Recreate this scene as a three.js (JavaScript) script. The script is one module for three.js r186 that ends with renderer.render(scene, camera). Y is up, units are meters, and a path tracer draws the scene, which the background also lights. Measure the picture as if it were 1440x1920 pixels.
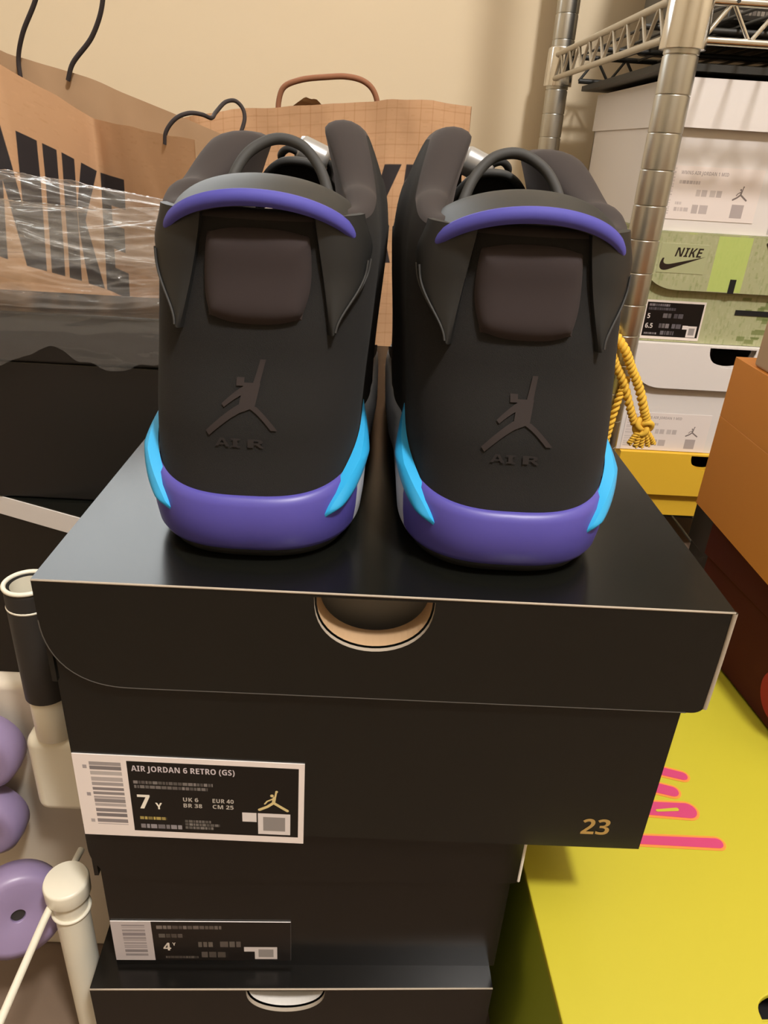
import * as THREE from 'three';
import { RoundedBoxGeometry } from 'three/addons/geometries/RoundedBoxGeometry.js';
import { mergeGeometries } from 'three/addons/utils/BufferGeometryUtils.js';
import { ImprovedNoise } from 'three/addons/math/ImprovedNoise.js';
import { RectAreaLightUniformsLib } from 'three/addons/lights/RectAreaLightUniformsLib.js';
import { FontLoader } from 'three/addons/loaders/FontLoader.js';

// ---------------------------------------------------------------- camera, light, exposure
const scene = new THREE.Scene();
const camera = new THREE.PerspectiveCamera(70.16, 1440 / 1920, 0.02, 20);
camera.position.set(-0.0082, 0.4547, 0.2056);
camera.rotation.order = 'YXZ';
camera.rotation.set(-0.4654, -0.0262, 0.062);
const renderer = new THREE.WebGLRenderer({ antialias: true });
renderer.toneMapping = THREE.LinearToneMapping;
renderer.toneMappingExposure = 1.0;
renderer.shadowMap.enabled = true;
const LAMP = [0.45, 1.85, 0.70], LAMP_WARM = new THREE.Color().setRGB(1.0, 0.955, 0.91);
const lampLight = new THREE.PointLight(LAMP_WARM, 9.2, 0, 2);
lampLight.position.set(...LAMP);
lampLight.castShadow = true;
lampLight.shadow.radius = 4;
lampLight.name = 'ceiling_lamp_light';
scene.add(lampLight);
// a cool white light panel on the back wall, left of and above the picture, mirrored in the box lid
RectAreaLightUniformsLib.init();
const PANEL = { x: -.61, y: .97, z: -.985, w: .82, h: .58 }, PANEL_COOL = new THREE.Color().setRGB(.90, .97, 1.0);
const panelLight = new THREE.RectAreaLight(PANEL_COOL, .8, PANEL.w, PANEL.h);
panelLight.position.set(PANEL.x, PANEL.y, PANEL.z + .012); panelLight.lookAt(PANEL.x, PANEL.y, 5); panelLight.name = 'light_panel_light';
scene.add(panelLight);

// ---------------------------------------------------------------- helpers
let seed = 7;
const rnd = () => { seed = (seed * 1664525 + 1013904223) >>> 0; return seed / 4294967296; };
const perlin = new ImprovedNoise();
const noise = (x, y = 0, z = 0) => perlin.noise(x + 31.7, y + 12.3, z + 5.1);
const used = {};
const numbered = n => { const k = used[n] = (used[n] ?? -1) + 1; return k ? n + '_' + String(k).padStart(3, '0') : n; };
const lerp = (a, b, t) => a + (b - a) * t, clamp = (v, a, b) => Math.min(b, Math.max(a, v)), sm = (a, b, v) => { const t = clamp((v - a) / (b - a), 0, 1); return t * t * (3 - 2 * t); };
function curve1(keys) { return x => { if (x <= keys[0][0]) return keys[0][1]; for (let i = 1; i < keys.length; i++) if (x <= keys[i][0]) { const t = (x - keys[i - 1][0]) / (keys[i][0] - keys[i - 1][0]); return lerp(keys[i - 1][1], keys[i][1], t * t * (3 - 2 * t)); } return keys[keys.length - 1][1]; }; }
function thing(name, label, category, pos = [0, 0, 0], turn = 0, group) {
  const o = new THREE.Group(); o.name = numbered(name); o.position.set(...pos); o.rotation.y = turn;
  o.userData = { label, category }; if (group) o.userData.group = group; scene.add(o); return o;
}
function part(name, geo, m, parent, label) {
  const o = new THREE.Mesh(Array.isArray(geo) ? merge(geo) : geo, m); o.name = name; o.castShadow = o.receiveShadow = true;
  if (label) o.userData.label = label; parent.add(o); return o;
}
function struct(name, geo, m) { const o = part(name, geo, m, scene); o.userData.kind = 'structure'; return o; }
function merge(list) { return mergeGeometries(list.map(g => { const c = g.index ? g.toNonIndexed() : g.clone(); for (const k of Object.keys(c.attributes)) if (!['position', 'normal', 'uv'].includes(k)) c.deleteAttribute(k); c.clearGroups?.(); return c; })); }
function box(w, h, d, x = 0, y = 0, z = 0, r = 0) { const g = r ? new RoundedBoxGeometry(w, h, d, 2, r) : new THREE.BoxGeometry(w, h, d); g.translate(x, y, z); return g; }
const span = (x0, x1, y0, y1, z0, z1, r = 0) => box(Math.abs(x1 - x0), Math.abs(y1 - y0), Math.abs(z1 - z0), (x0 + x1) / 2, (y0 + y1) / 2, (z0 + z1) / 2, r);
function grid(nu, nv, fn) {
  const p = [], uv = [], ix = [];
  for (let j = 0; j <= nv; j++) for (let i = 0; i <= nu; i++) { const u = i / nu, v = j / nv, q = fn(u, v); p.push(q[0], q[1], q[2]); uv.push(q[3] ?? u, q[4] ?? v); }
  for (let j = 0; j < nv; j++) for (let i = 0; i < nu; i++) { const a = j * (nu + 1) + i, b = a + 1, c = a + nu + 1, d = c + 1; ix.push(a, b, d, a, d, c); }
  const g = new THREE.BufferGeometry(); g.setAttribute('position', new THREE.Float32BufferAttribute(p, 3)); g.setAttribute('uv', new THREE.Float32BufferAttribute(uv, 2)); g.setIndex(ix); g.computeVertexNormals(); return g;
}
function slab(nu, nv, outer, inner) {           // a closed sheet between two surfaces
  const e = (f, k) => (u, v) => f(...k(u, v)), o = outer, n = inner, mix = (A, B) => (u, v) => { const a = A(u), b = B(u); return [0, 1, 2].map(i => lerp(a[i], b[i], v)); };
  return merge([grid(nu, nv, o), grid(nu, nv, n), grid(nu, 1, mix(u => o(u, 0), u => n(u, 0))), grid(nu, 1, mix(u => o(u, 1), u => n(u, 1))), grid(nv, 1, mix(v => o(0, v), v => n(0, v))), grid(nv, 1, mix(v => o(1, v), v => n(1, v)))]);
}
const V = a => new THREE.Vector3(...a);
function tube(pts, r, seg = 40, rs = 8, closed = false) { return new THREE.TubeGeometry(new THREE.CatmullRomCurve3(pts.map(V), closed, 'centripetal'), seg, r, rs, closed); }
function rod(a, b, r, rs = 10) { const A = V(a), B = V(b), d = B.clone().sub(A), g = new THREE.CylinderGeometry(r, r, d.length(), rs); g.applyQuaternion(new THREE.Quaternion().setFromUnitVectors(new THREE.Vector3(0, 1, 0), d.normalize())); g.translate((a[0] + b[0]) / 2, (a[1] + b[1]) / 2, (a[2] + b[2]) / 2); return g; }
function lathe(pts, seg = 32) { return new THREE.LatheGeometry(pts.map(p => new THREE.Vector2(...p)), seg); }
const lin = (r, g, b) => new THREE.Color().setRGB(r, g, b);
function canvasTex(w, h, draw) { const c = document.createElement('canvas'); c.width = w; c.height = h; draw(c.getContext('2d'), w, h); const t = new THREE.CanvasTexture(c); t.colorSpace = THREE.SRGBColorSpace; t.magFilter = THREE.LinearFilter; return t; }
function noiseTex(n, fn, srgb) {                // tiling-free detail map, fn(x, y) -> [r, g, b] in 0..255
  const d = new Uint8Array(n * n * 4); for (let j = 0; j < n; j++) for (let i = 0; i < n; i++) { const c = fn(i / n, j / n), k = (j * n + i) * 4; d[k] = c[0]; d[k + 1] = c[1]; d[k + 2] = c[2]; d[k + 3] = 255; }
  const t = new THREE.DataTexture(d, n, n); t.wrapS = t.wrapT = THREE.RepeatWrapping; t.magFilter = THREE.LinearFilter; if (srgb) t.colorSpace = THREE.SRGBColorSpace; t.needsUpdate = true; return t;
}
const grainTex = noiseTex(256, () => { const v = 110 + rnd() * 90; return [v, v, v]; });
const std = (c, roughness = .7, more = {}) => new THREE.MeshStandardMaterial({ color: c, roughness, side: THREE.DoubleSide, ...more });
const phy = (c, roughness = .7, more = {}) => new THREE.MeshPhysicalMaterial({ color: c, roughness, side: THREE.DoubleSide, ...more });
const font = await new FontLoader().loadAsync('fonts/droid/droid_sans_bold.typeface.json');

// ---------------------------------------------------------------- materials
const nubuckGrain = grainTex.clone(); nubuckGrain.repeat.set(26, 5); nubuckGrain.needsUpdate = true;
const wallGrain = noiseTex(256, (x, y) => { const v = 128 + 60 * noise(x * 40, y * 40) + 40 * noise(x * 90, y * 90, 3); return [v, v, v]; });
const M = {
  wall: std(lin(.72, .61, .44), .85, { bumpMap: wallGrain, bumpScale: .0006 }),
  ceiling: std(lin(.78, .74, .68), .9), floor: std(lin(.16, .11, .075), .8),
  nubuck: phy(lin(.0085, .008, .0075), .95, { bumpMap: nubuckGrain, bumpScale: .0003, sheen: .25, sheenRoughness: .6, sheenColor: lin(.10, .09, .08) }),
  rubberBlack: std(lin(.012, .0128, .013), .55), lining: phy(lin(.034, .027, .026), .95, { sheen: .5, sheenRoughness: .6, sheenColor: lin(.25, .2, .18) }),
  pad: phy(lin(.030, .021, .021), .95, { sheen: .35, sheenRoughness: .5, sheenColor: lin(.2, .14, .14) }), piping: std(lin(.035, .035, .034), .7),
  purple: phy(lin(.080, .069, .35), .40), purpleTrim: phy(lin(.068, .064, .35), .75), aqua: phy(lin(.03, .38, .74), .38), midWhite: std(lin(.62, .66, .74), .5), outsole: std(lin(.012, .012, .010), .6),
  logo: std(lin(.024, .017, .016), .8), lace: std(lin(.012, .012, .012), .8), clear: phy(lin(.35, .35, .35), .3, { metalness: .5 }), tissue: std(lin(.55, .47, .40), .9),
  blackCard: phy(lin(.006, .0063, .0050), .22), blackGloss: phy(lin(.004, .0034, .0028), .22), tan: std(lin(.52, .34, .19), .9), wornEdge: std(lin(.40, .34, .27), .8), whiteEdge: std(lin(.75, .72, .68), .7), greyBoard: std(lin(.30, .28, .26), .9),
  gold: std(lin(.55, .36, .13), .4, { metalness: .4 }),
  whiteCard: phy(lin(.76, .72, .70), .5), greyCard: phy(lin(.5, .48, .47), .6), greenCard: null, yellowCard: phy(lin(.80, .49, .035), .5), hole: std(lin(.006, .005, .005), .9),
  yellow: phy(lin(.48, .43, .030), .45), green: phy(lin(.30, .38, .03), .5), orange: phy(lin(.80, .31, .055), .55), maroon: phy(lin(.075, .002, .003), .85), redDisc: phy(lin(.40, .006, .04), .6), tanCard: std(lin(.55, .38, .24), .8),
  pink: std(lin(.52, .05, .16), .5), orangeInk: std(lin(.95, .26, .05), .5),
  chrome: new THREE.MeshStandardMaterial({ color: lin(.50, .50, .47), metalness: 1, roughness: .33 }), chromeBright: new THREE.MeshStandardMaterial({ color: lin(.72, .72, .70), metalness: 1, roughness: .16 }), wireCoat: std(lin(.50, .45, .36), .45, { metalness: .3 }), darkMetal: std(lin(.02, .02, .018), .5),
  rope: std(lin(.78, .48, .05), .8), cord: std(lin(.030, .022, .022), .8), cordBrown: std(lin(.26, .11, .055), .8),
  plasticPale: phy(lin(.60, .54, .45), .5), plasticWhite: phy(lin(.74, .70, .58), .35), lavender: phy(lin(.27, .21, .36), .36), sleeve: std(lin(.022, .020, .018), .55), plasticBlack: phy(lin(.012, .011, .010), .3),
};
M.greyRim = std(lin(.075, .068, .06), .7);
M.lettering = std(lin(.015, .012, .0115), .8);
M.film = phy(lin(.97, .97, .96), .05, { transmission: .94, thickness: 0, ior: 1.5 });

// ---------------------------------------------------------------- the room
struct('floor', span(-2.2, 2.4, -.06, 0, -1.12, 3.3), M.floor);
struct('ceiling', span(-2.2, 2.4, 2.4, 2.46, -1.12, 3.3), M.ceiling);
struct('wall_back', span(-2.2, 2.4, 0, 2.4, -1.12, -1.0), M.wall);
struct('wall_front', span(-2.2, 2.4, 0, 2.4, 3.2, 3.3), M.wall);
struct('wall_left', span(-2.2, -2.1, 0, 2.4, -1.0, 3.2), M.wall);
struct('wall_right', span(2.3, 2.4, 0, 2.4, -1.0, 3.2), M.wall);
{ // ceiling lamp, behind and above the camera
  const t = thing('ceiling_lamp', 'warm glass globe lamp hanging from the ceiling behind the viewer', 'lamp', LAMP);
  part('globe', new THREE.SphereGeometry(.09, 24, 16), std(lin(.8, .7, .55), .5, { emissive: LAMP_WARM, emissiveIntensity: 2.5 }), t);
  part('stem', rod([0, .085, 0], [0, .37, 0], .008), M.chrome, t);
  part('ceiling_plate', new THREE.CylinderGeometry(.05, .055, .02, 24).translate(0, .37, 0), M.chrome, t);
}

{
  const t = thing('light_panel', 'flat white light panel on the back wall above the left paper bag', 'lamp', [PANEL.x, PANEL.y, PANEL.z]);
  part('frame', [span(-PANEL.w / 2 - .02, PANEL.w / 2 + .02, -PANEL.h / 2 - .02, PANEL.h / 2 + .02, -.015, 0, .004)], M.plasticWhite, t);
  part('diffuser', span(-PANEL.w / 2, PANEL.w / 2, -PANEL.h / 2, PANEL.h / 2, 0, .006), std(lin(.8, .8, .8), .6, { emissive: PANEL_COOL, emissiveIntensity: 3.2 }), t);
}

// ---------------------------------------------------------------- prints
function jumpman(g, x, y, s, color) {           // leaping figure emblem on a canvas, s = height
  g.strokeStyle = g.fillStyle = color; g.lineCap = 'round'; g.lineJoin = 'round';
  const L = (w, ...p) => { g.lineWidth = w * s; g.beginPath(); p.forEach((q, i) => g[i ? 'lineTo' : 'moveTo'](x + q[0] * s, y + (1 - q[1]) * s)); g.stroke(); };
  L(.07, [.62, .95], [.58, .7]); L(.12, [.55, .66], [.52, .45]); L(.06, [.5, .62], [.3, .5], [.22, .38]);
  L(.11, [.5, .42], [.3, .25], [.03, .1]); L(.11, [.55, .42], [.8, .24], [1.0, .1]);
  g.beginPath(); g.arc(x + .47 * s, y + .24 * s, .065 * s, 0, 7); g.fill(); g.beginPath(); g.arc(x + .63 * s, y + .05 * s, .05 * s, 0, 7); g.fill();
}
function barcode(g, x, y, w, h, c1) { let q = y; while (q < y + h) { const b = 4 + rnd() * 20; g.fillStyle = c1; g.globalAlpha = .35 + rnd() * .45; g.fillRect(x, q, w, Math.min(b, y + h - q)); q += b + 3 + rnd() * 12; } g.globalAlpha = 1; }
function smudge(g, x, y, w, h, c) { g.fillStyle = c; let q = x; while (q < x + w) { const b = h * (.5 + rnd() * .8); g.globalAlpha = .55 + rnd() * .4; g.fillRect(q, y, Math.min(b, x + w - q), h); q += b + h * .18; } g.globalAlpha = 1; }
const labelMain = canvasTex(1024, 480, (g, W, H) => {
  g.fillStyle = '#eae0dc'; g.fillRect(0, 0, W, H); g.fillStyle = '#0a0908'; g.fillRect(236, 28, 762, 414);
  barcode(g, 70, 40, 140, 370, '#5b565a'); smudge(g, 40, 60, 18, 20, '#8a8488'); smudge(g, 40, 220, 18, 20, '#8a8488'); smudge(g, 40, 380, 18, 20, '#8a8488');
  g.fillStyle = '#cfc6cc'; g.font = 'bold 44px sans-serif'; g.fillText('AIR JORDAN 6 RETRO (GS)', 254, 84, 460);
  smudge(g, 256, 138, 356, 18, '#8d8784'); smudge(g, 258, 164, 330, 18, '#8d8784');
  g.fillStyle = '#eee9dc'; g.font = 'bold 116px sans-serif'; g.fillText('7', 262, 304); g.font = 'bold 54px sans-serif'; g.fillText('Y', 344, 304);
  g.font = 'bold 34px sans-serif'; g.fillStyle = '#bdb7ae'; g.fillText('UK 6', 470, 250, 90); g.fillText('BR 38', 470, 286, 90); g.fillText('EUR 40', 604, 250, 100); g.fillText('CM 25', 604, 286, 100);
  smudge(g, 268, 352, 122, 18, '#c9b565'); smudge(g, 268, 398, 190, 26, '#aaa6ac'); smudge(g, 474, 362, 120, 16, '#84807c'); smudge(g, 474, 382, 160, 16, '#84807c'); smudge(g, 474, 402, 130, 16, '#84807c');
  jumpman(g, 816, 160, 132, '#d6c48c'); g.fillStyle = '#ddd6d4'; g.fillRect(740, 300, 66, 56); g.fillRect(812, 300, 150, 130); g.fillStyle = '#8f8a88'; g.fillRect(836, 322, 102, 86);
});
const labelSecond = canvasTex(1024, 300, (g, W, H) => {
  g.fillStyle = '#120b07'; g.fillRect(0, 0, W, H); g.fillStyle = '#b9b1b2'; g.fillRect(0, 0, 228, H); barcode(g, 60, 26, 130, 250, '#6a6468');
  smudge(g, 256, 30, 370, 26, '#7d7570'); smudge(g, 264, 92, 136, 30, '#6b655f'); g.fillStyle = '#cfc6bb'; g.font = 'bold 84px sans-serif'; g.fillText('4', 282, 222); g.font = 'bold 34px sans-serif'; g.fillText('Y', 336, 184);
  smudge(g, 486, 154, 88, 40, '#8a837b'); smudge(g, 612, 150, 120, 44, '#77706a'); smudge(g, 500, 232, 150, 44, '#756e68'); smudge(g, 290, 266, 190, 18, '#645d57');
  g.fillStyle = '#cbc4c3'; g.fillRect(750, 192, 66, 36); g.fillRect(812, 192, 132, 96); g.fillStyle = '#8f8a88'; g.fillRect(834, 210, 88, 62);
});
const labelGreen = canvasTex(1024, 480, (g, W, H) => {
  g.fillStyle = '#e3d8d0'; g.fillRect(0, 0, W, H); barcode(g, 20, 20, 130, 430, '#5d585c'); g.fillStyle = '#0d0b0c'; g.fillRect(170, 26, 830, 420);
  smudge(g, 200, 44, 300, 30, '#8a848a'); smudge(g, 200, 88, 400, 34, '#5e5a60'); g.fillStyle = '#d8d0cc'; g.font = 'bold 84px sans-serif'; g.fillText('5', 200, 226); g.fillText('6.5', 196, 346);
  smudge(g, 430, 158, 120, 56, '#8d878a'); smudge(g, 590, 158, 140, 56, '#77727a'); smudge(g, 400, 284, 150, 56, '#8d878a'); smudge(g, 590, 284, 140, 56, '#77727a'); smudge(g, 200, 400, 190, 24, '#a9a3a6'); smudge(g, 440, 374, 200, 50, '#6f6b70');
  g.fillStyle = '#ddd4d0'; g.fillRect(752, 296, 80, 48); g.fillRect(826, 300, 140, 140); g.fillStyle = '#938d8c'; g.fillRect(852, 326, 88, 88);
});
const labelPale = canvasTex(1024, 480, (g, W, H) => {
  g.fillStyle = '#e9dfdb'; g.fillRect(0, 0, W, H); barcode(g, 20, 20, 120, 430, '#bdb3b2'); g.fillStyle = '#a89e9d'; g.font = 'bold 44px sans-serif'; g.fillText('WMNS AIR JORDAN 1 MID', 190, 74, 480);
  smudge(g, 190, 128, 210, 30, '#b3a9a8'); smudge(g, 380, 204, 110, 60, '#b9afae'); smudge(g, 520, 204, 120, 60, '#b9afae'); smudge(g, 190, 320, 70, 26, '#c0b6b5'); smudge(g, 190, 370, 150, 36, '#bdb3b2'); smudge(g, 370, 340, 160, 80, '#b7adac');
  jumpman(g, 760, 150, 140, '#7d7371'); g.fillStyle = '#b2a8a8'; g.fillRect(770, 318, 124, 124);
});
const greenPrint = canvasTex(512, 512, (g, W, H) => {
  g.fillStyle = '#a9ab84'; g.fillRect(0, 0, W, H);
  for (let i = 0; i < 1500; i++) { const v = rnd(); g.fillStyle = v < .4 ? '#8f966a' : v < .8 ? '#bdbd9c' : '#6f7d4a'; g.globalAlpha = .25; g.fillRect(rnd() * W, rnd() * H, 2 + rnd() * 3, 8 + rnd() * 26); }
  g.globalAlpha = .8; g.fillStyle = '#b6cc6c'; g.fillRect(422, 20, 80, 246); g.globalAlpha = .6; g.fillStyle = '#5d6c34'; for (let i = 0; i < 60; i++) g.fillRect(10 + rnd() * 230, 270 + rnd() * 230, 10 + rnd() * 36, 5 + rnd() * 22); g.globalAlpha = 1;
});
greenPrint.wrapS = greenPrint.wrapT = THREE.RepeatWrapping; greenPrint.repeat.set(1 / .23, 1 / .12);
M.greenCard = phy(lin(1, 1, 1), .5, { map: greenPrint });
const wordmark = canvasTex(512, 300, (g, W, H) => {
  g.fillStyle = '#aaae86'; g.fillRect(0, 0, W, H); g.fillStyle = '#241c18'; g.save(); g.transform(1, 0, -.22, 1, 60, 0); g.font = 'bold 130px sans-serif'; g.fillText('NIKE', 120, 130, 300); g.restore();
  g.beginPath(); g.moveTo(40, 150); g.bezierCurveTo(-10, 250, 40, 300, 130, 262); g.lineTo(500, 120); g.lineTo(150, 205); g.bezierCurveTo(70, 225, 40, 200, 60, 150); g.fill();
});

// ---------------------------------------------------------------- shoe boxes
// local frame: x centred, y = 0 at the base, front face at z = 0, back at z = -d
function frontShape(x0, x1, y0, y1, rl, rr, hole) {
  const s = new THREE.Shape(); s.moveTo(x0, y1); s.lineTo(x0, y0 + rl); if (rl) s.bezierCurveTo(x0, y0 + rl * .45, x0 + rl * .3, y0, x0 + rl, y0);
  s.lineTo(x1 - rr, y0); if (rr) s.quadraticCurveTo(x1, y0, x1, y0 + rr); s.lineTo(x1, y1);
  if (hole) { const n = 24; for (let i = 0; i <= n; i++) { const a = Math.PI * i / n; s.lineTo(hole.x + hole.rx * Math.cos(a), y1 - hole.ry * Math.pow(Math.sin(a), .8)); } }
  s.closePath(); return s;
}
const extr = (s, d, z) => { const g = new THREE.ExtrudeGeometry(s, { depth: d, bevelEnabled: false, curveSegments: 20 }); g.translate(0, 0, z); return g; };
function shoeBox(name, label, o) {
  const t = thing(name, label, 'shoe box', o.pos, o.turn ?? 0, o.group), { w, d, h, lh } = o, T = .0018, bl = o.bl ?? -w / 2 + .0025, br = o.br ?? w / 2 - .0025, ft = o.ft ?? .003;
  const top = h - T - .0004, zf = -(o.gap ?? .0028);
  part('body', [span(bl, bl + .0025, 0, top, zf - ft, -d + .004), span(br - .0025, br, 0, top, zf - ft, -d + .004), span(bl, br, 0, top, -d + .004, -d + .0065), span(bl + .0025, br - .0025, 0, .0025, zf - ft, -d + .0065)], o.sideMat ?? o.mat, t);
  part('front_panel', extr(frontShape(bl, br, 0, top, 0, 0, o.hole && { ...o.hole, ry: o.hole.ry * .97, rx: o.hole.rx * .97 }), ft, zf - ft), o.hole ? [o.mat, o.edge ?? M.tan] : o.mat, t);
  const lid = part('lid', [span(-w / 2, w / 2, h - T, h, -d, 0), span(-w / 2, -w / 2 + T, h - lh, h - T, -d, -T), span(w / 2 - T, w / 2, h - lh, h - T, -d, -T), span(-w / 2 + T, w / 2 - T, h - lh, h - T, -d, -d + T)], o.lidMat ?? o.mat, t);
  part('lid_front', extr(frontShape(-w / 2, w / 2, h - lh, h - T, o.rl ?? 0, o.rr ?? 0, o.hole), T, -T), o.hole ? [o.lidMat ?? o.mat, o.lidEdge ?? M.wornEdge] : (o.lidMat ?? o.mat), lid);
  if (o.worn) part('worn_edge', tube([[-w / 2, h - .0004, -.0002], [0, h - .0002, .0001], [w / 2, h - .0004, -.0002]], .00045, 40, 6), o.worn, lid);
  return t;
}
const sticker = (w, h, map, x, y, z, parent, name = 'size_label') => {
  const g = box(w, h, .0004, 0, 0, 0), m = phy(lin(1, 1, 1), .38, { map });
  const s = part(name, g, [M.whiteCard, M.whiteCard, M.whiteCard, M.whiteCard, m, M.whiteCard], parent); s.position.set(x, y, z); return s;
};
{ // the box that carries the sneakers
  const t = shoeBox('shoe_box', 'matte black shoe box carrying the pair of sneakers, gold 23 in its corner', { pos: [0, .199, 0], w: .237, d: .34, h: .121, lh: .0445, bl: -.117, br: .1119, ft: .0095, rl: .028, rr: .005, hole: { x: -.004, rx: .0205, ry: .0215 }, mat: M.blackCard, worn: M.wornEdge });
  const lb = sticker(.0895, .0445, labelMain, -.0722, .0185, -.0025, t); lb.rotation.z = -.008;
  part('worn_corner', [tube([[.1183, .1208, 0], [.1187, .1, -.0004], [.1186, .0785, -.0004]], .0009, 20, 6)], M.wornEdge, t);
  const g = new THREE.ShapeGeometry(font.generateShapes('23', .0088), 6); g.computeBoundingBox(); g.translate(-g.boundingBox.min.x, -g.boundingBox.min.y, 0);
  const n = part('gold_number', g, M.gold, t, 'gold printed 23'); n.position.set(.0858, .0078, -.00265); n.scale.x = .92;
  { const pts = []; for (let i = 0; i <= 14; i++) { const k = i / 14, q = 1 - k, a = q * q * q, b = 3 * q * q * k, c = 3 * q * k * k, d = k * k * k, X0 = -.1185, Y0 = .0765, r = .028; pts.push([a * X0 + b * X0 + c * (X0 + r * .3) + d * (X0 + r), a * (Y0 + r) + b * (Y0 + r * .45) + c * Y0 + d * Y0, -.0002]); } pts.push([-.05, .0765, -.0002], [.03, .0765, -.0002], [.112, .0765, -.0002]); part('lid_rim', tube(pts, .00035, 80, 5), M.greyRim, t, 'grey worn lower edge of the lid'); }
  part('inner_flap', span(-.1, .1, .07, .1175, -.0255, -.0245), M.greyBoard, t);
}
{
  const t = shoeBox('shoe_box', 'glossy black shoe box with a small size 4 label, second in the stack', { pos: [-.0255, .1, -.0075], turn: .031, w: .186, d: .30, h: .0985, lh: .034, ft: .003, rl: .02, rr: .003, mat: M.blackGloss });
  sticker(.082, .0285, labelSecond, -.0492, .0185, -.0024, t);
  part('worn_corner', [tube([[.0928, .098, -.0002], [.0928, .066, -.0002]], .0007, 10, 6)], M.whiteEdge, t);
}
shoeBox('shoe_box', 'glossy black shoe box with a white rimmed thumb hole, bottom of the stack', { pos: [-.031, 0, .001], turn: .036, w: .188, d: .30, h: .1, lh: .04, ft: .007, hole: { x: -.004, rx: .0185, ry: .0165 }, mat: M.blackGloss, worn: M.wornEdge, edge: M.whiteEdge, lidEdge: M.wornEdge });

// ---------------------------------------------------------------- sneakers
// shoe frame: x to the inner side, y up from the sole, t forward from the heel
const A = .045, TOE = .283;
const halfW = curve1([[A, .0368], [.09, .0372], [.13, .040], [.19, .0465], [.215, .0465], [.26, .044], [TOE, .04]]);
const heelBow = curve1([[0, .002], [.015, 0], [.045, .003], [.075, .0075], [.1, .0105], [.125, .0115]]);
const topIn = (y, p) => { const k = clamp((y - .098) / .042, 0, 1); return (p > 0 ? .0085 : .0145) * k * k; };
function plan(p, y) {                            // p in degrees round the heel to 90, then 1 per mm along the side
  const s = Math.sign(p) || 1, q = Math.abs(p); let x, t;
  if (q <= 90) { const a = q * Math.PI / 180; x = halfW(A) * Math.pow(Math.sin(a), .74); t = A * (1 - Math.pow(Math.cos(a), .78)); t += heelBow(y) * Math.cos(a); }
  else { t = A + (q - 90) * .001; x = (s > 0 ? Math.min(halfW(t), .0407) : halfW(t)) * Math.pow(Math.max(0, 1 - Math.pow(clamp((t - .2) / (TOE - .2), 0, 1), 2.3)), .5); }
  return [s * x, t];
}
const PMAX = 90 + (TOE - A) * 1000;
function wallAt(p, y, off = 0) {
  const e = .6, a = plan(p - e, y), b = plan(p + e, y), c = plan(p, y); let nx = (b[1] - a[1]), nt = -(b[0] - a[0]); const l = Math.hypot(nx, nt) || 1; nx /= l; nt /= l;
  const o = off - topIn(y, p) * sm(20, 80, Math.abs(p)); return [c[0] + nx * o, y, c[1] + nt * o];
}
const collarTop = (tt, p = 1) => collarCurve(tt) - (p > 0 ? .001 : .0065) * sm(.03, .08, tt) * sm(.16, .12, tt);
const collarCurve = curve1([[0, .1125], [.006, .1125], [.02, .1135], [.045, .119], [.080, .1385], [.097, .1385], [.118, .122], [.14, .102], [.18, .078], [.22, .062], [.26, .048], [TOE, .036]]);
const pT = p => plan(p, .1)[1];
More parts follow.
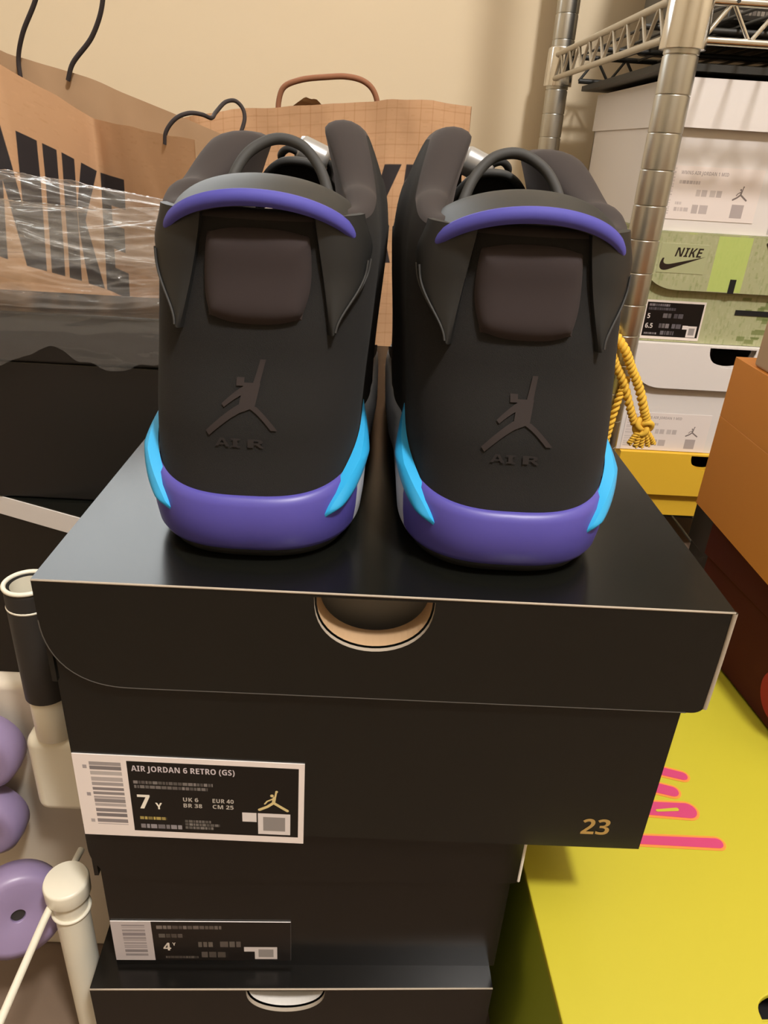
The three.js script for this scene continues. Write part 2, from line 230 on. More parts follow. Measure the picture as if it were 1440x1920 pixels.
function makeShoe(label, pos, side, turn) {
  const t = thing('sneaker', label, 'sneaker', pos, turn, 'pair of black sneakers on the box');
  const W = f => (...a) => { const q = f(...a); return [side * q[0], q[1], -q[2], q[3], q[4]]; };
  const sw = (p, y, off) => W(wallAt)(p, y, off);
  const all = u => lerp(-PMAX + .5, PMAX - .5, u);
  // sole
  part('outsole', [grid(160, 4, (u, v) => sw(all(u), [0, .0008, .003, .0055, .0065][Math.round(v * 4)], [-.006, -.003, -.0015, -.001, -.004][Math.round(v * 4)])), grid(160, 1, (u, v) => { const q = sw(all(u), 0, -.006); return [q[0] * (1 - v), .0003, q[2]]; })], M.outsole, t);
  const midTop = p => { const q = Math.abs(p), tt = pT(p); return q < 90 ? 0.0265 + .0105 * Math.pow(q / 90, 2.2) : lerp(.037, .026, sm(A, .12, tt)); };
  const prof = [[0, -.002], [.02, .0005], [.12, .0018], [.35, .0026], [.6, .0030], [.85, .0026], [.95, .0017], [.99, .0002], [1, -.003]];
  const mid = (a, b, n) => grid(n, prof.length - 1, (u, v) => { const p = lerp(a, b, u), k = prof[Math.round(v * (prof.length - 1))]; return sw(p, lerp(.0050, midTop(p), k[0]), k[1]); });
  part('heel_midsole', mid(-66, 66, 90), M.purple, t, 'bright purple rubber heel of the midsole');
  part('midsole', [mid(66, PMAX - .5, 80), mid(-PMAX + .5, -66, 80)], M.midWhite, t, 'white front part of the midsole');
  for (const s of [-1, 1]) {                     // aqua flame on each flank of the heel
    const L = 24, cen = v => 36 + 62 * v, hw = v => .3 + 9.5 * Math.pow(Math.sin(Math.PI * Math.pow(v, .8)), .9), yy = v => lerp(.0175, .0455, v);
    part('flame', slab(8, L, (u, v) => { const k = u * 2 - 1; return sw(s * (cen(v) + k * hw(v)), yy(v), .0006 + (.0036 + .0012 * (1 - k * k)) * Math.min(1, (1 - v) * 2.4, .45 + v * 5)); }, (u, v) => { const k = u * 2 - 1; return sw(s * (cen(v) + k * hw(v)), yy(v), .0004); }), M.aqua, t, 'aqua blue flame inlay');
  }
  // upper
  part('upper', [grid(200, 26, (u, v) => { const p = all(u), top = collarTop(pT(p), p); return sw(p, lerp(.014, top, v), 0); }),
    grid(24, 40, (u, v) => { const tt = lerp(.148, TOE - .001, v), k = u * 2 - 1, p = 90 + (tt - A) * 1000, b = lerp(.020, .016, sm(.15, .25, tt)) * sm(TOE, .262, tt); const q = sw(p, collarTop(tt), 0), r = sw(-p, collarTop(tt), 0); return [lerp(r[0], q[0], u), collarTop(tt) + b * (1 - k * k) * (1 - .25 * k * k), q[2]]; })], M.nubuck, t);
  const thick = p => { const tt = pT(p); return lerp(.006, p > 0 ? .0125 : .017, sm(.02, .09, tt)) * sm(.16, .12, tt) + .003; };
  part('collar_lining', grid(120, 16, (u, v) => { const P = 90 + (.135 - A) * 1000, p = lerp(-P, P, u), top = collarTop(pT(p), p), th = thick(p), k = v * 16; if (k <= 8) { const a = Math.PI * k / 8; return sw(p, top + .55 * Math.min(th, .014) * Math.sin(a) * .6, -th / 2 + th / 2 * Math.cos(a)); } const r = (k - 8) / 8; return sw(p, lerp(top, .03, r), -th - .002 * Math.sin(r * 3)); }), M.lining, t, 'dark brown padded collar lining');
  part('insole', grid(40, 2, (u, v) => { const tt = lerp(.012, .2, u), p = plan(90, .03); const w = (tt < A ? halfW(A) * Math.sqrt(1 - Math.pow(1 - tt / A, 2)) : halfW(tt)) - .004; return [lerp(-w, w, v), .031, -tt]; }), M.lining, t);
  // tongue: a bowed shell with a pale rim
  const tongue = (u, v, o) => { const k = u * 2 - 1, h = lerp(.055, .127 - .02 * Math.pow(Math.abs(k), 2.6), v); return [side * (.001 + k * .0195), h, -(lerp(.155, .104, Math.pow(v, .8)) + .012 * k * k + o)]; };
  const tg = part('tongue', slab(24, 16, (u, v) => tongue(u, v, 0), (u, v) => tongue(u, v, .009)), M.nubuck, t);
  part('rim', tube(Array.from({ length: 17 }, (_, i) => tongue(i / 16, 1, 0)), .0017, 60, 8), M.piping, tg, 'pale grey edge of the tongue');
  const loop = [[-.016, .113, .046], [-.0145, .123, .054], [-.0095, .1305, .060], [-.001, .1345, .063], [.0075, .1330, .062], [.0140, .1270, .058], [.0185, .1175, .051], [.0205, .109, .045]];
  part('pull_loop', tube(loop.map(q => [side * q[0], q[1], -q[2]]), .0019, 60, 8), M.piping, t, 'grey rimmed pull loop inside the collar');
  // heel pad, tab and spoiler
  part('heel_pad', slab(20, 20, (u, v) => { const a = u * 2 - 1, b = v * 2 - 1, x = a * Math.sqrt(1 - b * b * .36 * (b < 0 ? 1 : .45)), y = b * Math.sqrt(1 - a * a * .30), e = 1 - Math.pow(Math.max(Math.abs(a), Math.abs(b)), 6); return sw(x * 19.5, .0965 + y * .0140, .0004 + .0034 * e); }, (u, v) => { const a = u * 2 - 1, b = v * 2 - 1; return sw(a * 17, .0965 + b * .0125, -.0002); }), M.pad, t, 'dark brown suede heel pad');
  for (const s of [-1, 1]) {
    const inn = v => [lerp(20, 32, Math.pow(v, 1.2)), lerp(.1150, .0800, v)], out = curve1([[0, 52], [.3, 60], [.42, 57], [1, 34]]), q = (u, v, o) => { const a = inn(v), e = 1 - Math.pow(Math.abs(u * 2 - 1), 4); return sw(s * lerp(a[0], out(v), u), a[1] + (u - .5) * .001, o * (.6 + .4 * e)); };
    const leg = part('heel_tab', slab(10, 18, (u, v) => q(u, v, .0030), (u, v) => q(u, v, -.0005)), M.rubberBlack, t, 'black pointed leg of the heel tab');
    for (const w of [.98, .84]) part('seam', tube(Array.from({ length: 12 }, (_, i) => q(w, lerp(.38, .99, i / 11), .0034)), .0004, 24, 5), M.piping, leg);
  }
  const arch = (k, dy, dt) => { const a = k * 1.38; return [side * (.0335 * Math.sin(a) / Math.sin(1.38)), .1185 - .0180 * k * k + dy, -(.0035 + .028 * (1 - Math.cos(a)) + dt)]; };
  const sp = part('spoiler', slab(40, 8, (u, v) => arch(u * 2 - 1, .0030 + .0036 * Math.sin(v * 1.8), .001 + .020 * v), (u, v) => arch(u * 2 - 1, -.0018 + .0036 * Math.sin(v * 1.8), .0025 + .020 * v)), M.rubberBlack, t, 'black arched heel spoiler');
  part('trim', slab(48, 6, (u, v) => { const k = u * 2 - 1, b = v * 2 - 1, z = Math.pow(1 - Math.pow(Math.abs(k), 24), .5), e = Math.sqrt(1 - .8 * b * b) * (.4 + .6 * z); return arch(k, .0008 + b * .0023 * (.25 + .75 * z), .0006 - .0024 * e); }, (u, v) => { const k = u * 2 - 1, z = Math.pow(1 - Math.pow(Math.abs(k), 24), .5); return arch(k, .0008 + (v * 2 - 1) * .0023 * (.25 + .75 * z), .003); }), M.purpleTrim, sp, 'bright purple edge of the spoiler');
  // heel emblem and lettering, slightly raised print
  const quads = [[.6, 1, .66, 1, .61, .7, .55, .7], [.5, .72, .62, .72, .58, .42, .46, .42], [.5, .68, .52, .6, .28, .42, .24, .46], [.46, .46, .56, .42, .06, .06, 0, .12], [.5, .46, .6, .44, .9, .16, .8, .16], [.42, .78, .5, .78, .5, .68, .42, .68]];
  const cx = -1, em = quads.map(q => grid(4, 6, (u, v) => { const x = lerp(lerp(q[0], q[2], u), lerp(q[6], q[4], u), v), y = lerp(lerp(q[1], q[3], u), lerp(q[7], q[5], u), v); return sw(side * ((x - .5) * 27 + cx), .0450 + y * .0268, .0005); }));
  part('emblem', em, M.logo, t, 'faint leaping figure emblem');
  const tx = new THREE.ShapeGeometry(font.generateShapes('AIR', 5), 3), pa = tx.attributes.position; for (let i = 0; i < pa.count; i++) { const q = sw(side * (pa.getX(i) * 1.3 - 10), .0432 + pa.getY(i) * .0006, .0005); pa.setXYZ(i, ...q); } tx.computeVertexNormals();
  part('lettering', tx, M.lettering, t);
  // laces over the instep and the toggle that locks them
  for (let i = 0; i < 5; i++) { const tt = .152 + i * .018, b = collarTop(tt) + lerp(.020, .016, sm(.15, .25, tt)); part('lace', tube([[-.017, b - .008, -tt], [-.008, b + .0015, -tt], [.008, b + .0015, -tt - .004], [.017, b - .008, -tt - .006]], .0023, 20, 8), M.lace, t); }
  const lk = part('lace_lock', lathe([[0, -.007], [.005, -.007], [.006, -.005], [.006, .005], [.005, .007], [0, .007]], 18).rotateZ(1.2).translate(side * .006, .129, -.128), M.clear, t, 'clear plastic lace lock');
  part('cord', [tube([[side * .004, .1275, -.126], [-side * .004, .131, -.124], [-side * .008, .1275, -.128], [-side * .003, .121, -.132]], .0016, 24, 6), tube([[side * .008, .128, -.126], [side * .013, .126, -.128], [side * .012, .117, -.134]], .0016, 16, 6)], M.lace, lk);
  const lean = y => side * .0045 * sm(.03, .11, y);      // the uppers lean a little towards each other
  t.traverse(o => { if (o.isMesh) { const a = o.geometry.attributes.position; for (let i = 0; i < a.count; i++) a.setX(i, a.getX(i) + lean(a.getY(i))); } });
  return t;
}
makeShoe('left black sneaker with purple heel and aqua flames, standing on the box', [-.0495, .3201, -.0160], 1, 0);
makeShoe('right black sneaker with purple heel and aqua flames, next to the chrome post', [.0420, .3201, -.0140], -1, .0);

{
  const t = thing('tissue_paper', 'crumpled pale tissue paper stuffed inside the left sneaker', 'tissue paper', [-.0455, .4235, -.060]);
  const g = new THREE.IcosahedronGeometry(1, 5), a = g.attributes.position; for (let i = 0; i < a.count; i++) { const x = a.getX(i), y = a.getY(i), z = a.getZ(i), k = 1 + .22 * (1 - 2 * Math.abs(noise(x * 2.2, y * 2.2, z * 2.2))) - .11 + .08 * noise(x * 6, y * 6, z * 6); a.setXYZ(i, x * k * .014, y * k * .0095, z * k * .017); } g.computeVertexNormals();
  part('wad', g, M.tissue, t);
}

// ---------------------------------------------------------------- paper carrier bags
const kraft = (w, h, letters, grid_) => canvasTex(1024, 1024, (g, W, H) => {   // w, h in metres, u to the right, v down from the rim
  const X = m => m / w * W, Y = m => m / h * H; g.fillStyle = '#bb9470'; g.fillRect(0, 0, W, H);
  for (let i = 0; i < 5000; i++) { g.globalAlpha = .08; g.fillStyle = rnd() < .5 ? '#8a6238' : '#e0b78c'; g.fillRect(rnd() * W, rnd() * H, 2 + rnd() * 18, 1 + rnd() * 2); }
  if (grid_) { g.strokeStyle = '#8d6038'; g.lineWidth = 1.6; for (let m = .006; m < w; m += .0085 + rnd() * .002) { g.globalAlpha = .16 + rnd() * .18; g.beginPath(); g.moveTo(X(m), 0); g.lineTo(X(m + .002 * rnd()), H); g.stroke(); } for (let m = .006; m < h; m += .0085 + rnd() * .002) { g.globalAlpha = .14 + rnd() * .18; g.beginPath(); g.moveTo(0, Y(m)); g.lineTo(W, Y(m)); g.stroke(); } }
  g.globalAlpha = 1; g.fillStyle = '#241f22'; for (const poly of letters) { g.beginPath(); poly.forEach((p, i) => g[i ? 'lineTo' : 'moveTo'](X(p[0]), Y(p[1]))); g.closePath(); g.fill(); }
});
function letters(x, y, h, kx = 1) {                 // heavy block NIKE, upright polygons from x rightwards (sheared a little)
  const k = h / .1, S = (px, py) => [x + (px + .012 * (1 - py / .1)) * kx, y + py * k];
  const P = pts => pts.map(p => S(...p));
  return [P([[0, 0], [.028, 0], [.046, .055], [.046, 0], [.072, 0], [.072, .1], [.046, .1], [.026, .04], [.026, .1], [0, .1]]),
    P([[.079, 0], [.098, 0], [.098, .1], [.079, .1]]),
    P([[.105, 0], [.123, 0], [.123, .1], [.105, .1]]), P([[.133, 0], [.157, 0], [.135, .046], [.160, .1], [.134, .1], [.124, .056], [.124, .036]]),
    P([[.164, 0], [.215, 0], [.215, .024], [.184, .024], [.184, .04], [.21, .04], [.21, .06], [.184, .06], [.184, .077], [.215, .077], [.215, .1], [.164, .1]])];
}
function bagPanel(cols, hgt, u0 = 0, w = 1, h = 1, amp = .002, sd = 0) {   // cols: [x, z, topY]; straight folds at the columns
  const ac = [0]; for (let i = 1; i < cols.length; i++) ac.push(ac[i - 1] + Math.hypot(cols[i][0] - cols[i - 1][0], cols[i][1] - cols[i - 1][1]));
  const L = ac[ac.length - 1], n = 48;
  return grid(n, 40, (u, v) => {
    const s = u * L; let i = 1; while (i < ac.length - 1 && ac[i] < s) i++; const k = clamp((s - ac[i - 1]) / (ac[i] - ac[i - 1]), 0, 1), a = cols[i - 1], b = cols[i], top = lerp(a[2], b[2], k), y = lerp(top, 0, v), d = amp * (noise(s * 26 + sd, y * 18, sd) + .5 * noise(s * 60, y * 44, sd + 3)) * (1 - sm(.06, 0, y));
    return [lerp(a[0], b[0], k), y + (v === 0 ? .0012 * noise(s * 40, sd) : 0), lerp(a[1], b[1], k) + d, (u0 + s) / w, 1 - (top - y) / h];
  });
}
const kraftPlain = std(lin(.42, .275, .16), .85, { bumpMap: grainTex, bumpScale: .0002 });
{ // middle bag, behind the sneakers
  const t = thing('paper_bag', 'brown paper carrier bag with a tan rope handle, standing behind the sneakers', 'paper bag', [0, 0, 0]);
  const w = .46, u0 = .11, F = [[-.205, -.51, .462], [-.166, -.495, .469], [-.14, -.50, .475], [-.10, -.503, .4785], [-.018, -.50, .4875], [-.0065, -.497, .489], [.03, -.503, .4905], [.064, -.508, .489]];
  const map = kraft(w, .52, letters(.131, .049, .082, .62), true), fm = std(lin(1, 1, 1), .85, { map, bumpMap: grainTex, bumpScale: .0002 });
  part('front_panel', bagPanel(F, .49, .02, w, .52, .004, 2), fm, t);
  part('side_panel', bagPanel([[.064, -.508, .489], [.058, -.56, .478], [.066, -.62, .486]], .49, 0, 1, 1, .002, 5), kraftPlain, t);
  part('side_panel', bagPanel([[-.205, -.51, .462], [-.198, -.56, .455], [-.205, -.62, .462]], .49, 0, 1, 1, .002, 6), kraftPlain, t);
  part('back_panel', bagPanel([[-.205, -.62, .462], [-.07, -.615, .485], [-.03, -.61, .484], [.066, -.62, .486]], .49, 0, 1, 1, .004, 8), kraftPlain, t);
  part('handle', tube([[-.1012, .470, -.5065], [-.1008, .483, -.5065], [-.0966, .4935, -.506], [-.083, .4995, -.505], [-.06, .503, -.504], [-.0433, .5042, -.504], [-.030, .502, -.504], [-.022, .497, -.5045], [-.0172, .488, -.505], [-.0167, .472, -.5065]], .0023, 60, 8), M.cordBrown, t, 'tan twisted paper handle');
  part('crumpled_flap', grid(16, 8, (u, v) => [lerp(-.095, -.058, u), .4775 + .010 * Math.sin(u * 3.14) * (1 - v) + .002 * noise(u * 6, v * 4), -.52 - .02 * v + .004 * noise(u * 5, v * 5, 4)]), kraftPlain, t);
}
{ // left bag, bent open, its rim sloping to the right
  const t = thing('paper_bag', 'brown paper carrier bag with dark cord handles, leaning open on the left', 'paper bag', [0, 0, 0]);
  const w = .46, F = [[-.365, -.385, .522], [-.2925, -.408, .4935], [-.2695, -.455, .4755], [-.2537, -.488, .4613], [-.1981, -.440, .4545], [-.147, -.390, .4507]];
  const map = kraft(w, .56, letters(.046, .041, .100, .69), false), fm = std(lin(1, 1, 1), .85, { map, bumpMap: grainTex, bumpScale: .0002 });
  part('front_panel', bagPanel(F, .5, .0, w, .56, .0015, 12), fm, t);
  part('back_panel', bagPanel([[-.41, -.50, .535], [-.32, -.50, .504], [-.27, -.498, .4945], [-.235, -.495, .484], [-.19, -.490, .470], [-.155, -.484, .4590], [-.132, -.48, .451]], .5, 0, 1, 1, .002, 14), kraftPlain, t);
  part('side_panel', bagPanel([[-.147, -.390, .4507], [-.137, -.434, .444], [-.132, -.48, .451]], .5, 0, 1, 1, .0006, 15), kraftPlain, t);
  part('side_panel', bagPanel([[-.365, -.385, .522], [-.38, -.455, .525], [-.41, -.50, .535]], .5, 0, 1, 1, .001, 16), kraftPlain, t);
  part('handle', tube([[-.3125, .488, -.4945], [-.312, .501, -.4945], [-.304, .518, -.49], [-.29, .538, -.486], [-.272, .566, -.482], [-.245, .574, -.482], [-.234, .560, -.484], [-.236, .542, -.486], [-.248, .520, -.49], [-.268, .4995, -.493], [-.2735, .488, -.4945]], .0019, 80, 8), M.cord, t, 'dark cord handle rising out of the picture');
  part('handle', tube([[-.1765, .446, -.4185], [-.1748, .4545, -.4175], [-.1668, .464, -.418], [-.157, .4682, -.421], [-.1485, .4678, -.426], [-.1435, .4660, -.433], [-.1420, .4705, -.445], [-.1355, .4785, -.455], [-.129, .4795, -.458], [-.1235, .4750, -.458], [-.1215, .468, -.456], [-.125, .455, -.452]], .0016, 80, 8), M.cord, t, 'dark cord handle bent over the rim');
}

// ---------------------------------------------------------------- wrapped black boxes on the left
{
  const t = thing('storage_box', 'black box with a white paper strip, under the plastic wrapped box', 'box', [-.222, .004, -.276], -.39);
  part('body', span(-.14, .05, -.004, .192, -.075, 0, .002), M.blackCard, t);
  part('label_strip', span(-.12, .049, .176, .1918, .0002, .0012), M.whiteCard, t, 'white paper strip along the upper edge');
}
{
  const t = thing('storage_box', 'black box wrapped in clear plastic, behind the left sneaker', 'box', [-.262, .1965, -.302]);
  part('body', span(-.16, .112, 0, .108, -.07, 0, .002), M.plasticBlack, t);
  part('lid', span(-.162, .114, .108, .143, -.072, .002, .002), M.plasticBlack, t);
}
{
  const t = thing('plastic_wrap', 'crumpled clear plastic bag gathered on top of the black box', 'plastic bag', [0, 0, 0]);
  const ridge = (x, y, z) => 1 - 2 * Math.abs(noise(x, y, z));
  const path = [[-.2975, .262], [-.2965, .30], [-.2945, .325], [-.296, .342], [-.293, .352], [-.300, .364], [-.296, .378], [-.304, .392], [-.306, .405], [-.318, .413], [-.336, .410], [-.346, .400], [-.356, .386], [-.364, .368], [-.368, .352]];
  const prof = new THREE.CatmullRomCurve3(path.map(p => new THREE.Vector3(0, p[1], p[0])));
  const sheet = (sd, dz, v0, x0) => grid(170, 170, (u, w) => {
    const x = lerp(-.43, x0, u), v = lerp(v0 + .05 * noise(x * 22, 4 + sd) + .02 * noise(x * 70, sd), 1, w), p = prof.getPoint(v), a = sm(.20, .32, v);
    const n = ridge(x * 7 + sd, v * 12 + 2 * noise(x * 5, sd), 1 + sd) * .6 + ridge(x * 22 + 3, v * 30, 7 + sd) * .32 + ridge(x * 55, v * 62, 2 + sd) * .13;
    const slope = .010 * Math.sin(x * 14 + 1.4 + sd) * a, d = n * lerp(.0012, .0075, a);
    return [x + d * .3, p.y + slope + d * .6 * a, p.z + (a < .3 ? Math.max(d, .0003) : d) + dz * a + .001];
  });
  part('sheet', sheet(0, 0, .10, -.140), M.film, t); part('sheet', sheet(4.2, -.009, .36, -.145), M.film, t);
}

// ---------------------------------------------------------------- pale plastic stand at lower left
{
  const t = thing('plastic_stand', 'pale plastic stand with lavender wheels and a black open tube, left of the box stack', 'stand', [-.222, 0, -.078]);
  part('panel', [span(-.13, .094, 0, .2065, -.012, .0, .004)], M.plasticPale, t);
  const tb = part('tube', lathe([[.0075, .0], [.0098, 0], [.0098, .056], [.0094, .0585], [.0078, .0585], [.0075, .05], [.0075, 0]], 36).translate(.072, .2225, .022), M.sleeve, t, 'black sleeve of the open tube');
  for (const y of [.0588, .0490]) part('ring', new THREE.TorusGeometry(.0091, y > .05 ? .0010 : .0007, 10, 40).rotateX(Math.PI / 2).scale(1.03, 1, 1.03).translate(.072, .2225 + y, .022), M.plasticWhite, tb);
  part('liner', lathe([[.0072, .03], [.0072, .058]], 30).translate(.072, .2225, .022), M.plasticWhite, tb);
  part('stem', [lathe([[0, 0], [.0085, 0], [.0085, .026], [0, .026]], 30).translate(.072, .1985, .022), span(.058, .086, .150, .1985, .0, .028, .006)], M.plasticWhite, t);
  for (const [x, y, z, r] of [[.036, .176, .028, .021], [.031, .130, .03, .021]]) {
    const w = part('wheel', lathe([[.0055, -.009], [r * .8, -.009], [r * .97, -.006], [r, 0], [r * .97, .006], [r * .8, .009], [.0055, .009], [.0055, -.009]], 40).rotateX(Math.PI / 2).translate(x - .008, y, z - .014), M.lavender, t);
    part('hub', new THREE.CylinderGeometry(.0052, .0052, .012, 20).rotateX(Math.PI / 2).translate(x - .008, y, z - .014), M.sleeve, w);
  }
  const g = lathe([[.0032, -.007], [.017, -.0085], [.0215, -.007], [.0228, 0], [.0215, .007], [.017, .0085], [.011, .0072], [.0036, .0070], [.0032, .0055], [.0032, -.007]], 48), hb = new THREE.CylinderGeometry(.0031, .0031, .010, 20);
  for (const q of [g, hb]) { q.rotateX(1.25); q.rotateY(.55); q.translate(.051, .108, .05); }
  const w = part('wheel', g, M.lavender, t, 'large lavender wheel'); part('hub', hb, M.sleeve, w);
}
{
  const t = thing('white_post', 'white tubular post with a flat round cap and thin rail, beside the lower boxes', 'post', [-.1405, 0, -.022]);
  part('pole', new THREE.CylinderGeometry(.0078, .0078, .128, 30).translate(0, .064, 0), M.plasticWhite, t);
  part('cap', lathe([[0, .1285], [.0085, .1285], [.0102, .1305], [.0104, .138], [.0095, .1402], [0, .1405]], 36), M.plasticWhite, t);
  part('collar', new THREE.TorusGeometry(.0083, .0009, 8, 36).rotateX(Math.PI / 2).translate(0, .1195, 0), M.plasticWhite, t);
  part('rail', tube([[-.004, .127, -.026], [-.0045, .128, -.012], [-.0062, .1285, .008], [-.0065, .128, .03], [-.0065, .127, .09]], .0018, 40, 8), M.plasticWhite, t);
}

// ---------------------------------------------------------------- boxes at lower right
{ // yellow box with a cut-out in its lid
  const t = thing('shoe_box', 'bright yellow shoe box with pink lettering and green side, lower right', 'shoe box', [.1745, 0, .0365], .052);
  const hw = .0935, d = .30, H = .145;
  part('body', [span(-hw + .003, hw - .003, 0, .003, -d + .003, -.003), span(hw - .006, hw - .003, 0, H - .003, -d + .003, -.003), span(-hw + .003, hw - .003, 0, H - .003, -.006, -.003), span(-hw + .003, hw - .003, 0, H - .003, -d + .003, -d + .006)], M.yellow, t);
  part('side_panel', span(-hw + .002, -hw + .005, 0, H - .003, -d + .003, -.003), M.green, t, 'green printed side');
  const s = new THREE.Shape(); s.moveTo(-hw, 0); s.lineTo(hw, 0); s.lineTo(hw, d); s.lineTo(-hw, d); s.closePath();
  const hp = new THREE.Path(); for (let i = 0; i <= 24; i++) { const a = Math.PI * i / 24; hp[i ? 'lineTo' : 'moveTo'](.0145 + .026 * Math.cos(a), .0035 + .0135 * Math.pow(Math.sin(a), .6)); } hp.closePath(); s.holes.push(hp);
  const lidG = new THREE.ExtrudeGeometry(s, { depth: .002, bevelEnabled: true, bevelSize: .0006, bevelThickness: .0006, bevelSegments: 2, curveSegments: 16 }); lidG.rotateX(-Math.PI / 2); lidG.translate(0, H - .0026, 0);
  part('lid', lidG, M.yellow, t);
  part('liner', span(-hw + .006, hw - .006, H - .04, H - .038, -d + .01, -.008), M.hole, t);
  const cap = (a, b, r0, r1, y) => { const sh = new THREE.Shape(), dx = b[0] - a[0], dz = b[1] - a[1], l = Math.hypot(dx, dz), an = Math.atan2(dz, dx); for (let i = 0; i <= 16; i++) { const q = an + Math.PI / 2 + Math.PI * i / 16; sh[i ? 'lineTo' : 'moveTo'](a[0] + r0 * Math.cos(q), a[1] + r0 * Math.sin(q)); } for (let i = 0; i <= 16; i++) { const q = an - Math.PI / 2 + Math.PI * i / 16; sh.lineTo(b[0] + r1 * Math.cos(q), b[1] + r1 * Math.sin(q)); } sh.closePath(); const g = new THREE.ShapeGeometry(sh); g.rotateX(-Math.PI / 2); g.translate(0, y, 0); return g; };
  const strokes = [[[-.04, .150], [.0100, .1325], .004, .0030], [[-.04, .135], [-.0005, .1215], .004, .0036], [[-.04, .112], [.0025, .1085], .004, .0050], [[-.04, .091], [.0095, .0880], .0026, .0030]];
  const lt = part('lettering_outline', strokes.map(q => cap(q[0], q[1], q[2] + .0013, q[3] + .0013, H + .00025)), M.orangeInk, t, 'orange outline of the lettering');
  part('lettering_fill', strokes.map(q => cap(q[0], q[1], q[2], q[3], H + .00045)), M.pink, lt, 'magenta script strokes');
  part('letter_eye', cap([-.014, .1085], [-.003, .1092], .0008, .0011, H + .0006), M.yellow, lt);
}
{
  const t = thing('shoe_box', 'dark red shoe box under the orange box, right edge', 'shoe box', [.385, .1465, -.188], .10);
  part('body', span(-.144, .14, 0, .062, -.07, .07, .001), M.maroon, t); part('lid', span(-.146, .142, .062, .0905, -.072, .072, .001), M.maroon, t);
  part('round_print', new THREE.CylinderGeometry(.0165, .0165, .0006, 40).rotateZ(Math.PI / 2).translate(-.1443, .0235, .0365), M.redDisc, t, 'bright red round print');
}
{
  const t = thing('cardboard_box', 'low brown cardboard box on the floor under the dark red box', 'box', [.415, 0, -.185]);
  part('body', span(-.115, .13, 0, .105, -.06, .06, .0015), M.tanCard, t); part('lid', span(-.118, .133, .105, .1462, -.063, .063, .0015), M.tanCard, t);
}
{
  const t = thing('shoe_box', 'orange shoe box stacked on the dark red box at right', 'shoe box', [.388, .2375, -.204]);
  part('body', span(-.16, .16, 0, .066, -.063, .063, .0004), M.orange, t); part('lid', span(-.16, .16, .066, .1065, -.063, .063, .0004), M.orange, t);
}
{
  const t = thing('cardboard_box', 'plain tan cardboard box on top of the orange box', 'box', [.3775, .3442, -.192]);
  part('body', span(-.148, .15, 0, .085, -.053, .05, .002), M.tanCard, t); part('lid', span(-.15, .152, .085, .12, -.055, .052, .002), M.tanCard, t);
}
{
  const t = thing('shoe_box', 'plain black shoe box in the dark gap behind the red box', 'shoe box', [.385, 0, -.336]);
  part('body', span(-.095, .15, 0, .150, -.045, .045, .001), M.blackCard, t); part('lid', span(-.098, .153, .150, .190, -.047, .047, .001), M.blackCard, t); part('seam', rod([-.098, .1505, .0468], [.15, .1505, .0468], .0010, 6), M.tan, t);
}

// ---------------------------------------------------------------- wire rack with boxes
{
  const t = thing('wire_rack', 'chrome wire shelving rack holding white, green and yellow shoe boxes', 'rack', [0, 0, 0]);
  const post = (x, z, m) => { const pts = [[0, .002], [.0145, .002]]; for (let y = .02; y < 1.15; y += .0285) pts.push([.0145, y], [.0136, y + .0004], [.0136, y + .0012], [.0145, y + .0016]); pts.push([.0145, 1.16], [.012, 1.163], [0, 1.163]); return part('post', lathe(pts, 28).translate(x, 0, z), m, t); };
  const X0 = .231, X1 = 1.05, Z0 = -.5, Z1 = -.93;
  post(X0, Z0, M.chrome); post(X0 - .012, Z1, M.chrome); post(X1, Z0, M.chrome); post(X1, Z1, M.chrome);
  for (const [yt, yb] of [[.573, .546], [.060, .033]]) {
    for (const [x, z] of [[X0, Z0], [X0 - .012, Z1], [X1, Z0], [X1, Z1]]) part('collar', lathe([[.0148, yb - .008], [.0185, yb - .008], [.0178, yt + .008], [.0148, yt + .010]], 28).translate(x, 0, z), M.chromeBright, t);
    const truss = (a, b, m, n) => { const P = (k, y) => [lerp(a[0], b[0], k), y, lerp(a[1], b[1], k)], o = part('edge_truss', [rod(P(0, yt), P(1, yt), .0032), rod(P(0, yb), P(1, yb), .0032)], m, t); part('zigzag', Array.from({ length: n }, (_, i) => rod(P(i / n, i % 2 ? yt : yb), P((i + 1) / n, i % 2 ? yb : yt), .0018, 7)), m, o); };
    truss([X0 - .012, Z0 - .016], [X0 - .020, Z1 + .016], M.wireCoat, 18); truss([X0 + .016, Z0 - .004], [X1 - .016, Z0 - .004], M.chromeBright, 40); truss([X1, Z0 - .016], [X1, Z1 + .016], M.wireCoat, 18); truss([X0 + .016, Z1], [X1 - .016, Z1], M.darkMetal, 40);
    for (let x = X0 + .012; x < X1; x += .026) part('deck_wire', rod([x, yt + .0005, Z0], [x, yt + .0005, Z1], .0016, 6), M.darkMetal, t);
    if (yt > .5) part('shelf_liner', span(.25, 1.04, .5335, .5395, -.92, -.595), M.darkMetal, t, 'dark flat liner under the upper shelf');
    for (const z of [-.62, -.80]) part('deck_brace', rod([X0, yt - .004, z], [X1, yt - .004, z], .0028, 8), M.darkMetal, t);
  }
}
{
  const t = thing('storage_bin', 'black bin with small white print on the upper rack shelf', 'bin', [.52, .5757, -.76]);
  part('body', span(-.21, .4, 0, .22, -.15, .14, .006), M.plasticBlack, t); part('lid', span(-.215, .405, .22, .245, -.155, .145, .005), M.plasticBlack, t);
  const map = canvasTex(512, 64, (g, W, H) => { g.fillStyle = '#0c0b0a'; g.fillRect(0, 0, W, H); smudge(g, 10, 8, 490, 16, '#b7afa6'); smudge(g, 10, 36, 120, 14, '#8d867e'); smudge(g, 230, 36, 90, 14, '#8d867e'); });
  sticker(.14, .0175, map, -.135, .012, .1403, t, 'print_strip');
}
const RG = 'shoe boxes stacked on the rack';
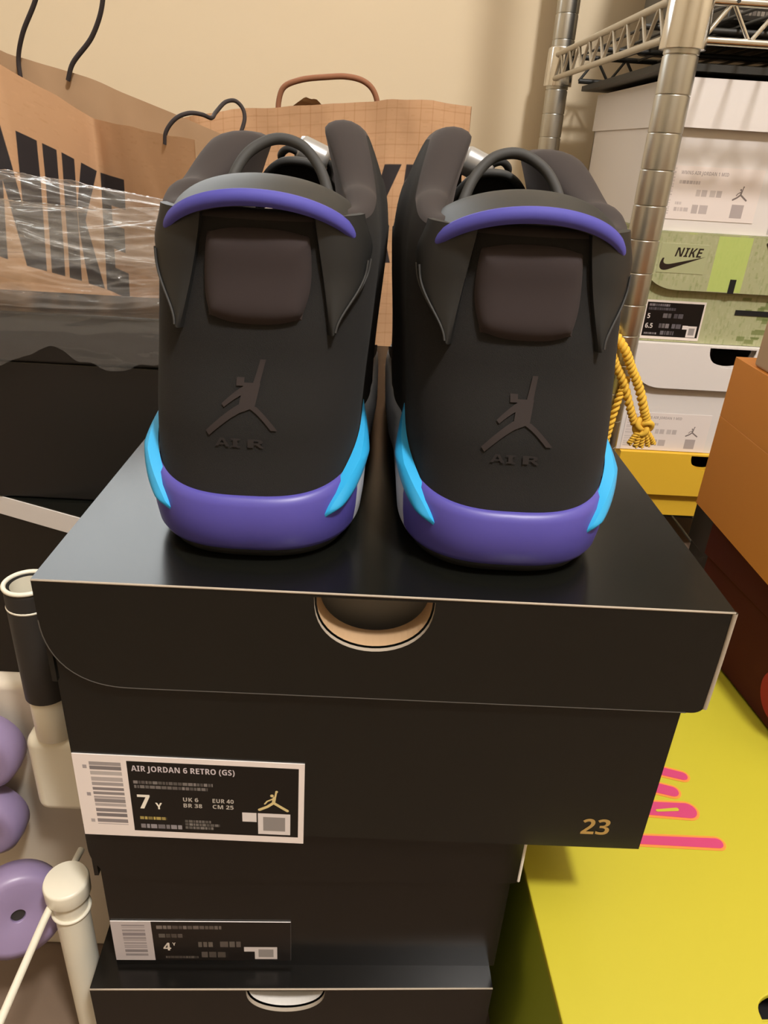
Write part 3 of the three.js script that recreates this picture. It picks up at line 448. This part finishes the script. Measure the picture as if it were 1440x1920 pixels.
{
  const a = shoeBox('shoe_box', 'white shoe box with a pale grey label, topmost on the rack', { pos: [.384, .3917, -.598], w: .232, d: .30, h: .137, lh: .042, rl: .012, mat: M.whiteCard, gap: .008, group: RG });
  sticker(.104, .05, labelPale, -.060, .0365, -.0076, a);
  part('panel_print', span(.01, .11, .002, .088, -.0079, -.0075), M.greyCard, a);
  part('side_print', span(-.1164, -.1161, .072, .112, -.062, -.045), M.hole, a);
  const b = shoeBox('shoe_box', 'green printed shoe box with a curved tick logo, second on the rack', { pos: [.384, .2765, -.600], w: .234, d: .30, h: .115, lh: .058, rl: .045, mat: M.greenCard, gap: .008, group: RG });
  sticker(.077, .042, labelGreen, -.072, .0235, -.0076, b);
  sticker(.050, .0293, wordmark, -.074, .089, .0002, b, 'wordmark');
  part('slit', span(-.018, -.0115, .0565, .071, -.0003, .0006), M.hole, b); part('black_band', span(.0, .115, .033, .0385, -.0079, -.0072), M.hole, b);
  { const s = new THREE.Shape(); s.moveTo(.014, .1125); s.quadraticCurveTo(.035, .072, .075, .094); s.lineTo(.115, .1125); s.closePath(); part('round_print', extr(s, .0004, .0), M.whiteCard, b); const s2 = new THREE.Shape(); s2.moveTo(.028, .1125); s2.lineTo(.047, .0985); s2.lineTo(.066, .1125); s2.closePath(); part('round_print_eye', extr(s2, .0004, .0006), M.hole, b); const s3 = new THREE.Shape(); s3.moveTo(.010, .109); s3.quadraticCurveTo(.026, .080, .056, .085); s3.quadraticCurveTo(.028, .086, .016, .110); s3.closePath(); part('round_print_rim', extr(s3, .0004, .0006), M.hole, b); }
  const c = shoeBox('shoe_box', 'white shoe box with a dark thumb hole, third on the rack', { pos: [.395, .1475, -.598], w: .226, d: .30, h: .1285, lh: .050, rl: .036, hole: { x: -.006, rx: .026, ry: .022 }, mat: M.whiteCard, edge: M.whiteEdge, lidEdge: M.whiteEdge, gap: .008, group: RG });
  sticker(.10, .046, labelPale, -.056, .0235, -.0076, c);
  const dd = shoeBox('shoe_box', 'golden yellow shoe box with a dark thumb hole, lowest on the rack', { pos: [.405, .0625, -.599], w: .232, d: .30, h: .0845, lh: .054, hole: { x: -.012, rx: .019, ry: .018 }, mat: M.yellowCard, edge: M.yellowCard, lidEdge: M.yellowCard, gap: .008, group: RG });
}
{ // yellow rope tied round the front post
  const t = thing('rope', 'yellow twisted rope with frayed tassel ends, tied to the chrome post', 'rope', [0, 0, 0]);
  const twist = (pts, r, turns, n = 140) => { const c = new THREE.CatmullRomCurve3(pts.map(V)), out = []; for (const ph of [0, Math.PI]) { const q = []; for (let i = 0; i <= n; i++) { const k = i / n, p = c.getPoint(k), T = c.getTangent(k), N = new THREE.Vector3(0, 0, 1).addScaledVector(T, -T.z).normalize(), B = T.clone().cross(N), a = ph + k * turns * 6.283; p.addScaledVector(N, Math.cos(a) * r * .75).addScaledVector(B, Math.sin(a) * r * .75); q.push(p.toArray()); } out.push(tube(q, r * .8, n * 2, 6)); } return merge(out); };
  const z = -.4775;
  part('strand', twist([[.213, .309, z - .01], [.2135, .296, z], [.221, .281, z], [.233, .262, z], [.244, .238, z], [.252, .222, z]], .0028, 11), M.rope, t);
  part('strand', twist([[.215, .310, z - .008], [.226, .296, z + .003], [.2355, .279, z + .003], [.246, .262, z + .003], [.256, .240, z + .003], [.262, .226, z + .002]], .0031, 11), M.rope, t);
  part('loop', twist([[.213, .310, z - .008], [.2135, .309, -.505], [.226, .308, -.5175], [.238, .307, -.5185]], .0026, 7), M.rope, t);
  part('knot', new THREE.TorusKnotGeometry(.0055, .0031, 60, 8, 2, 3).translate(.2595, .2215, z + .002), M.rope, t);
  part('tassel', [[.2495, .2065], [.256, .2035], [.262, .2035], [.2685, .205], [.274, .2075]].map(q => twist([[.2595, .221, z + .002], [lerp(.2595, q[0], .6), .212, z + .003], [q[0], q[1] - .004, z + .002]], .0019, 4, 40)), M.rope, t);
  part('loose_end', twist([[.236, .268, z - .003], [.2315, .25, z - .001], [.228, .222, z], [.226, .196, z]], .0025, 7, 80), M.rope, t);
}
renderer.render(scene, camera);
